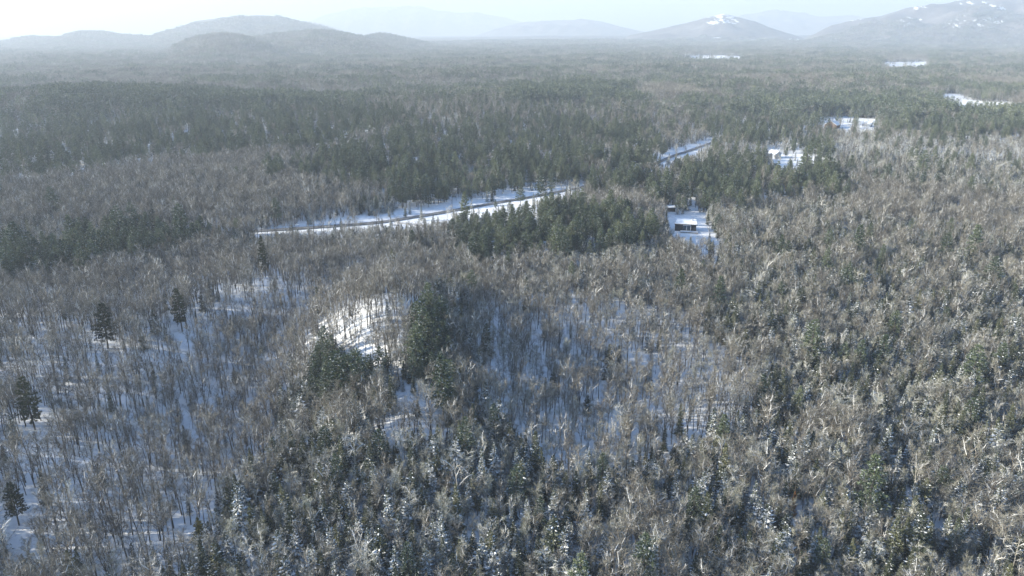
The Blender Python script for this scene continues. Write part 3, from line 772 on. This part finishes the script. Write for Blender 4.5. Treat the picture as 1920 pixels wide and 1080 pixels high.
# ------------------------------------------------------------------ the largest trees of each kind stand as things of their own
px, pyb, dep = project(x, y, z); _, pyt, _ = project(x, y, z + hh)
size = pyb - pyt
seen = (px > -10) & (px < 1930) & (pyt < 1060) & (pyb < 1130)
taken = np.zeros(len(x), bool)
kind_of = {'bareA': 'bare_tree', 'bareB': 'bare_tree', 'birch': 'birch_tree', 'spruceS': 'spruce_tree', 'spruceD': 'spruce_tree', 'pine': 'pine_tree'}
kn = np.array([kind_of[KINDS[k]] for k in kc])
LIMIT = {'bare_tree': 300, 'birch_tree': 180, 'spruce_tree': 285, 'pine_tree': 290}
def zone(px, py):
    a = "left" if px < 480 else "middle left" if px < 900 else "middle" if px < 1330 else "right"
    b = "bottom" if py > 900 else "lower" if py > 720 else "mid height" if py > 560 else "upper"
    return a, b
def describe(kind, key, v, px, py, h):
    a, b = zone(px, py)
    if kind == 'bare_tree':
        look = ["slender single stemmed", "two stemmed", "narrow high crowned", "broad many stemmed", "upright round crowned", "thin whippy"][v] + " bare brown tree" if key == 'bareA' else \
               ["upright", "bent over two stemmed", "narrow", "snow bowed", "thin", "broad bushy", "drooping snowy"][v] + " bare tan twigged tree"
        where = "in the open hardwood" if in_poly(px, py, HARD_LEFT) else "on the bright bare knoll" if in_poly(px, py, KNOLL) else "in the blue shaded woods" if in_poly(px, py, HARD_MID) else "in the dense mixed woods"
    elif kind == 'birch_tree':
        look = ["straight white stemmed birch", "forked pale birch", "bowed pale birch", "many stemmed pale birch"][v]; where = "in the mixed woods"
    elif kind == 'spruce_tree':
        look = (["snowy", "heavily snowed", "narrow snowy", "snow smothered", "spire thin snowy"][v] if key == 'spruceS' else ["dark", "broad dark", "slim dark", "wide snow dusted dark", "needle thin dark"][v]) + " spruce"
        look = ("young " if h < 7 else "tall " if h > 11.5 else "") + look; where = "in the mixed woods"
    else:
        look = ["dark", "wide snow flecked", "slender dark", "snowy limbed", "low branched dark", "broad dark"][v] + " pine"
        where = "on the ridge beside the bright knoll" if in_poly(px, py, RIDGE_PINES) or in_poly(px, py, RIDGE_PINES2) else "in the pine clump below the road" if in_poly(px, py, PINE_CENTRE) else "in the pine row left of the road" if in_poly(px, py, PINE_LEFT) else "in the big pine stand beyond the road" if in_poly(px, py, PINE_MID) else "in the pine belt before the house" if in_poly(px, py, PINE_RIGHT) else "scattered in the woods"
    return f"{look} {where}, {b} {a}", f"{look}s {where}, {b} {a}"
cats = {'bare_tree': 'bare tree', 'birch_tree': 'birch tree', 'spruce_tree': 'spruce tree', 'pine_tree': 'pine tree'}
for kd, lim in LIMIT.items():
    idx = np.where((kn == kd) & seen)[0]
    idx = idx[np.argsort(-size[idx])][:lim]
    for i in idx:
        key = KINDS[kc[i]]; v = var[i] % len(LIB[key])
        lab, grp = describe(kd, key, v, px[i], (pyb[i] + pyt[i]) / 2, hh[i])
        plant(kd, cats[kd], LIB[key][v], x[i], y[i], z[i] - 0.1, hh[i], rot[i], lab, grp)
    taken[idx] = True

# ------------------------------------------------------------------ the rest of the forest: one stuff object per kind of wood
def scatter(name, protos, P, idx, rot, scl, label):
    pc = bpy.data.collections.new(name + "_kinds")
    for i, me in enumerate(protos):
        pc.objects.link(bpy.data.objects.new(f"{name}_kind_{i:03d}", me))
    me = bpy.data.meshes.new(name); n = len(P)
    me.vertices.add(n); me.vertices.foreach_set("co", np.asarray(P, np.float32).ravel())
    for nm, ty, a in (("idx", 'INT', np.asarray(idx, np.int32)), ):
        at = me.attributes.new(nm, ty, 'POINT'); at.data.foreach_set("value", a)
    at = me.attributes.new("rot", 'FLOAT_VECTOR', 'POINT'); r3 = np.zeros((n, 3), np.float32); r3[:, 2] = rot; at.data.foreach_set("vector", r3.ravel())
    at = me.attributes.new("scl", 'FLOAT_VECTOR', 'POINT'); at.data.foreach_set("vector", np.asarray(scl, np.float32).ravel())
    o = obj(name, me)
    ng = bpy.data.node_groups.new(name, 'GeometryNodeTree')
    ng.interface.new_socket("Geometry", in_out='INPUT', socket_type='NodeSocketGeometry')
    ng.interface.new_socket("Geometry", in_out='OUTPUT', socket_type='NodeSocketGeometry')
    N, L = ng.nodes, ng.links
    gi, go = N.new('NodeGroupInput'), N.new('NodeGroupOutput')
    ip = N.new('GeometryNodeInstanceOnPoints'); ci = N.new('GeometryNodeCollectionInfo')
    ci.inputs["Collection"].default_value = pc; ci.inputs["Separate Children"].default_value = True; ci.inputs["Reset Children"].default_value = True
    def attr(nm, ty):
        a = N.new('GeometryNodeInputNamedAttribute'); a.data_type = ty; a.inputs["Name"].default_value = nm; return a.outputs["Attribute"]
    L.new(gi.outputs[0], ip.inputs["Points"]); L.new(ci.outputs[0], ip.inputs["Instance"])
    ip.inputs["Pick Instance"].default_value = True
    L.new(attr("idx", 'INT'), ip.inputs["Instance Index"])
    L.new(attr("rot", 'FLOAT_VECTOR'), ip.inputs["Rotation"]); L.new(attr("scl", 'FLOAT_VECTOR'), ip.inputs["Scale"])
    L.new(ip.outputs[0], go.inputs[0])
    md = o.modifiers.new("scatter", 'NODES'); md.node_group = ng
    return tag(o, label, None, None, 'stuff')

FORESTS = {'bare_tree': ('hardwood_forest', "mass of bare brown and tan winter trees filling the woods"), 'birch_tree': ('birch_forest', "pale birches spread through the farther woods"),
           'spruce_tree': ('spruce_forest', "mass of snow dusted spruces spread through the woods"), 'pine_tree': ('pine_forest', "dense dark green pine stands along the road and beyond")}
counts = {}
for kd, (nm, lab) in FORESTS.items():
    keys = [k for k in KINDS if kind_of[k] == kd]
    protos, start = [], {}
    for k in keys:
        start[k, 0] = len(protos); protos += [q[2] for q in LIB[k]]
        start[k, 1] = len(protos); protos += [q[3] for q in LOD[k]]
    m = np.where((kn == kd) & ~taken)[0]
    counts[nm] = len(m)
    idx = np.zeros(len(m), int); scl = np.zeros((len(m), 3))
    for a, i in enumerate(m):
        k = KINDS[kc[i]]; far = int(dist[i] > (1000 if k == 'pine' else 760)); lst = LOD[k] if far else LIB[k]
        idx[a] = start[k, far] + var[i] % len(lst)
        s = hh[i] / (lst[0][2] if far else lst[0][3]); f = 1.18 if far else 1.0
        scl[a] = (s * f, s * f, s)
    scatter(nm, protos, np.stack([x[m], y[m], z[m] - 0.1], -1), idx, rot[m], scl, lab)

# far woods: small stands of whole trees, set out stand by stand to the foot of the hills
PATCH = 22.0
patch_meshes = []; patch_rng = np.random.RandomState(77)
PK = [[.72, .12, .02, .10, .04, 0], [.42, .2, .02, .22, .11, .03], [.12, .3, .03, .42, .1, .03], [.08, .02, 0, .08, .32, .5], [.03, 0, 0, .03, .1, .84]]
all_mats = [m_bark, m_limb, m_twigA, m_frost, m_twigB, m_birch, m_spruce, m_snow, m_pine, m_spruceS]
for pk in PK:
    for rep in range(3):
        V, F, M = [], [], []; b = 0
        for t in range(26):
            k = KINDS[patch_rng.choice(6, p=np.array(pk) / sum(pk))]
            W, mats, H, _ = LOD[k][patch_rng.randint(len(LOD[k]))]
            sel = patch_rng.rand(len(W.F)) < 0.42
            a = patch_rng.uniform(0, 6.283); s = patch_rng.uniform(.75, 1.15); c_, s_ = math.cos(a) * s * 1.3, math.sin(a) * s * 1.3
            v = np.array(W.V); ox, oy = patch_rng.uniform(-.55, .55, 2) * PATCH
            v = np.stack([v[:, 0] * c_ - v[:, 1] * s_ + ox, v[:, 0] * s_ + v[:, 1] * c_ + oy, v[:, 2] * s], -1)
            mi = [all_mats.index(q) for q in mats]
            V.append(v); F += [tuple(b + i for i in f) for f, q in zip(W.F, sel) if q]; M += [mi[i] for i, q in zip(W.M, sel) if q]; b += len(v)
        patch_meshes.append(mesh_from("stand", np.concatenate(V), F, M, all_mats))
def ring(r0, r1, cell, scale):
    g = np.arange(-r1 * .8, r1 * .8, cell); h_ = np.arange(r0 * .6, r1 + cell, cell)
    a, b = np.meshgrid(g, h_); a = (a + rng.uniform(-.3, .3, a.shape) * cell).ravel(); b = (b + rng.uniform(-.3, .3, b.shape) * cell).ravel()
    d = np.hypot(a, b); k = (d > r0) & (d <= r1) & (np.abs(np.arctan2(a, b)) < R(36.5)); a, b, d = a[k], b[k], d[k]
    zz = ground(a, b); qx, qy, _ = project(a, b, zz + 8)
    de, Pm = stand(qx, qy, d, a, b)
    kk = (rng.rand(len(a))[:, None] > Pm.cumsum(1) / Pm.sum(1, keepdims=True)).sum(1).clip(0, 5)
    # patch type: pure when a kind dominates
    dom = Pm[:, 0] > .6; con = Pm[:, 5] > .4; dark = Pm[:, 4] + Pm[:, 5] > .5; fro = Pm[:, 3] > .3
    ty = np.where(con, 4, np.where(dark, 3, np.where(fro, 2, np.where(dom, 0, 1))))
    alt = np.array([0, 1, 2, 2, 3, 4])[kk]; swap = rng.rand(len(a)) < .45; ty = np.where(swap, alt, ty)
    bad = np.zeros(len(a), bool)
    for ox, oy in ((0, 0), (-.5, -.5), (.5, -.5), (-.5, .5), (.5, .5)):
        bad |= blocked(a + ox * cell, b + oy * cell, zz, np.full(len(a), 14.0) * (0.75 + .25 * scale))
    k = ~(bad & (rng.rand(len(a)) < .97))
    return a[k], b[k], zz[k], ty[k], np.full(k.sum(), scale)
parts = [ring(1095, 2300, 19.0, 1.0), ring(2300, 3600, 26.0, 1.25), ring(3600, 5200, 36.0, 1.6), ring(5200, 7400, 52.0, 2.2)]
a, b, zz, ty, s = (np.concatenate(q) for q in zip(*parts))
idx = ty * 3 + rng.randint(0, 3, len(a))
counts['far'] = len(a)
hz = 0.9 + 0.25 * rng.rand(len(a))
scatter("far_woods", patch_meshes, np.stack([a, b, zz - 0.3], -1), idx, rng.uniform(0, 6.283, len(a)), np.stack([s, s, hz * (0.75 + .25 * s)], -1), "far mixed woods fading into haze toward the hills")
print("COUNTS", counts, len(x))

# ------------------------------------------------------------------ houses
m_wall = plain_mat("dark_wall", (0.030, 0.032, 0.036), (0.055, 0.055, 0.06), 2.0)
m_brown = plain_mat("brown_wall", (0.09, 0.055, 0.04), (0.14, 0.09, 0.065), 2.0)
m_white = plain_mat("white_trim", (0.75, 0.76, 0.78), (0.82, 0.82, 0.83), 3.0)
m_grey = plain_mat("grey_wall", (0.30, 0.32, 0.35), (0.40, 0.42, 0.45), 2.0)
m_wood = plain_mat("weathered_wood", (0.16, 0.13, 0.10), (0.26, 0.22, 0.18), 3.0)
m_glass, nt, p = new_mat("window_glass")
p.inputs["Base Color"].default_value = (0.03, 0.05, 0.07, 1); p.inputs["Roughness"].default_value = 0.08; p.inputs["Specular IOR Level"].default_value = 0.6
def part(name, parent, mat, boxes):
    mb = MB()
    for q in boxes: mb.box(*q, 0)
    return obj(name, mb.mesh(name, [mat]), parent)
def root(name, loc, rz, label, cat):
    r = bpy.data.objects.new(name, None); COL.objects.link(r); r.location = loc; r.rotation_euler = (0, 0, rz)
    return tag(r, label, cat)
def slab(name, parent, mat, quad, th):
    """a sloping slab from four top corners"""
    top = [tuple(q) for q in quad]; bot = [(q[0], q[1], q[2] - th) for q in quad]
    mb = MB(); mb.add(top + bot, [(0, 1, 2, 3), (7, 6, 5, 4), (0, 4, 5, 1), (1, 5, 6, 2), (2, 6, 7, 3), (3, 7, 4, 0)], 0)
    return obj(name, mb.mesh(name, [mat]), parent)

hx, hy, hz_ = hit(1287, 433)
house = root("house", (hx, hy, hz_), -0.10 + math.atan2(-hx, hy) * 0.4, "dark flat roofed house with snowy roof, glazed porch and snow covered deck in a clearing", "house")
part("wall", house, m_wall, [(-6.6, -2.2, -1.0, 6, -1, 4.0), (-2.2, 2.2, 0.6, 6, -1, 4.0), (2.2, 5.4, -0.4, 6, -1, 4.0)])
rf = slab("roof", house, m_wall, [(-7.2, -1.9, 4.35), (6.0, -1.9, 4.35), (5.6, 6.6, 5.3), (-6.0, 6.6, 5.3)], 0.32)
slab("roof_snow", rf, m_snow, [(-7.0, -1.7, 4.75), (5.8, -1.7, 4.75), (5.4, 6.4, 5.75), (-5.8, 6.4, 5.75)], 0.38)
wf = part("window", house, m_white, [(-2.4, 2.4, -0.75, -0.45, 3.3, 3.85), (-2.4, -2.15, -0.75, -0.5, 0.4, 3.3), (2.15, 2.4, -0.75, -0.5, 0.4, 3.3), (-0.1, 0.1, -0.72, -0.5, 0.4, 3.3)])
part("pane", wf, m_glass, [(-2.14, -0.11, -0.63, -0.58, 0.4, 3.29), (0.11, 2.14, -0.63, -0.58, 0.4, 3.29)])
dk = part("deck", house, m_wood, [(-3.6, 6.4, -4.6, -1.05, -0.1, 0.15)])
part("deck_snow", dk, m_snow, [(-3.5, 6.3, -4.5, -1.1, 0.155, 0.5)])
part("railing", dk, m_wood, [(-3.6, 6.4, -4.78, -4.62, 0.3, 0.45)] + [(-3.6 + k * 1.65, -3.48 + k * 1.65, -4.78, -4.62, -1.6, 0.3) for k in range(7)])
part("chimney", house, m_grey, [(3.0, 3.7, 3.2, 3.9, 5.0, 6.6)])
sx, sy, sz = hit(1258, 396)
shed = root("shed", (sx, sy, sz), 0.1, "small dark shed with snowy roof uphill of the flat roofed house", "shed")
part("wall", shed, m_wall, [(-2.4, 2.4, -1.8, 1.8, -0.5, 2.6)])
r1 = slab("roof", shed, m_wall, [(-2.8, -2.2, 2.75), (2.8, -2.2, 2.75), (2.8, 2.2, 3.4), (-2.8, 2.2, 3.4)], 0.14)
slab("roof_snow", r1, m_snow, [(-2.7, -2.1, 3.05), (2.7, -2.1, 3.05), (2.7, 2.1, 3.7), (-2.7, 2.1, 3.7)], 0.28)
def gable(px, py, w, l, eave, ridge, rz, wallm, label, name="house"):
    X, Y, Zg = hit(px, py)
    h = root(name, (X, Y, Zg), rz, label, "house" if name == "house" else name)
    part("wall", h, wallm, [(-w / 2, w / 2, -l / 2, l / 2, -1, eave)])
    mb = MB(); mb.add([(-w / 2, -l / 2, eave + .004), (w / 2, -l / 2, eave + .004), (0, -l / 2, ridge - .3), (-w / 2, -l / 2 + .2, eave + .004), (w / 2, -l / 2 + .2, eave + .004), (0, -l / 2 + .2, ridge - .3)], [(0, 1, 2), (5, 4, 3), (0, 2, 5, 3), (1, 4, 5, 2), (0, 3, 4, 1)], 0)
    obj("gable_end", mb.mesh("gable_end", [wallm]), h)
    o = .7
    mb = MB()
    for s in (-1, 1):
        mb.add([(0, -l / 2 - o, ridge), (s * (w / 2 + o), -l / 2 - o, eave - .2), (s * (w / 2 + o), l / 2 + o, eave - .2), (0, l / 2 + o, ridge),
                (0, -l / 2 - o, ridge + .35), (s * (w / 2 + o), -l / 2 - o, eave + .15), (s * (w / 2 + o), l / 2 + o, eave + .15), (0, l / 2 + o, ridge + .35)],
               [(0, 1, 2, 3), (7, 6, 5, 4), (0, 4, 5, 1), (1, 5, 6, 2), (2, 6, 7, 3)], 0)
    obj("roof", mb.mesh("roof", [m_snow]), h)
    wnd = part("window", h, m_white, [(-w * .3, -w * .1, -l / 2 - .08, -l / 2 - .003, 1.0, 2.4)])
    part("pane", wnd, m_glass, [(-w * .28, -w * .12, -l / 2 - .10, -l / 2 - .082, 1.1, 2.3)])
    return h
gable(1560, 240, 15, 13, 4.5, 9, -0.75, m_brown, "brown gabled house with snow white roof, far among the pines")
gable(1626, 237, 10, 10, 3.5, 6.5, 0.9, m_grey, "small pale house with rounded snowy roof right of the brown gabled house")
gable(1452, 296, 7.5, 9, 4.5, 7.0, 0.5, m_grey, "pale blue grey house beside the open snow field, half hidden by pines")
gable(1727, 194, 14, 12, 4, 7.5, 0.9, m_grey, "tiny far house with bright snowy roof left of the two far fields")

# ------------------------------------------------------------------ haze
mb = MB(); mb.box(-19000, 19000, -3000, 23000, -80, 900, 0)
hmz = bpy.data.materials.new("haze"); hmz.use_nodes = True
nt = hmz.node_tree; nt.nodes.remove(nt.nodes["Principled BSDF"])
pv = nt.nodes.new("ShaderNodeVolumePrincipled")
pv.inputs["Color"].default_value = (0.725, 0.80, 0.878, 1)
pv.inputs["Density"].default_value = 0.000143
pv.inputs["Anisotropy"].default_value = 0.15
nt.links.new(pv.outputs[0], nt.nodes["Material Output"].inputs["Volume"])
haze = obj("haze", mb.mesh("haze", [hmz]))
tag(haze, "thin pale winter haze over the whole valley", None, None, 'stuff')
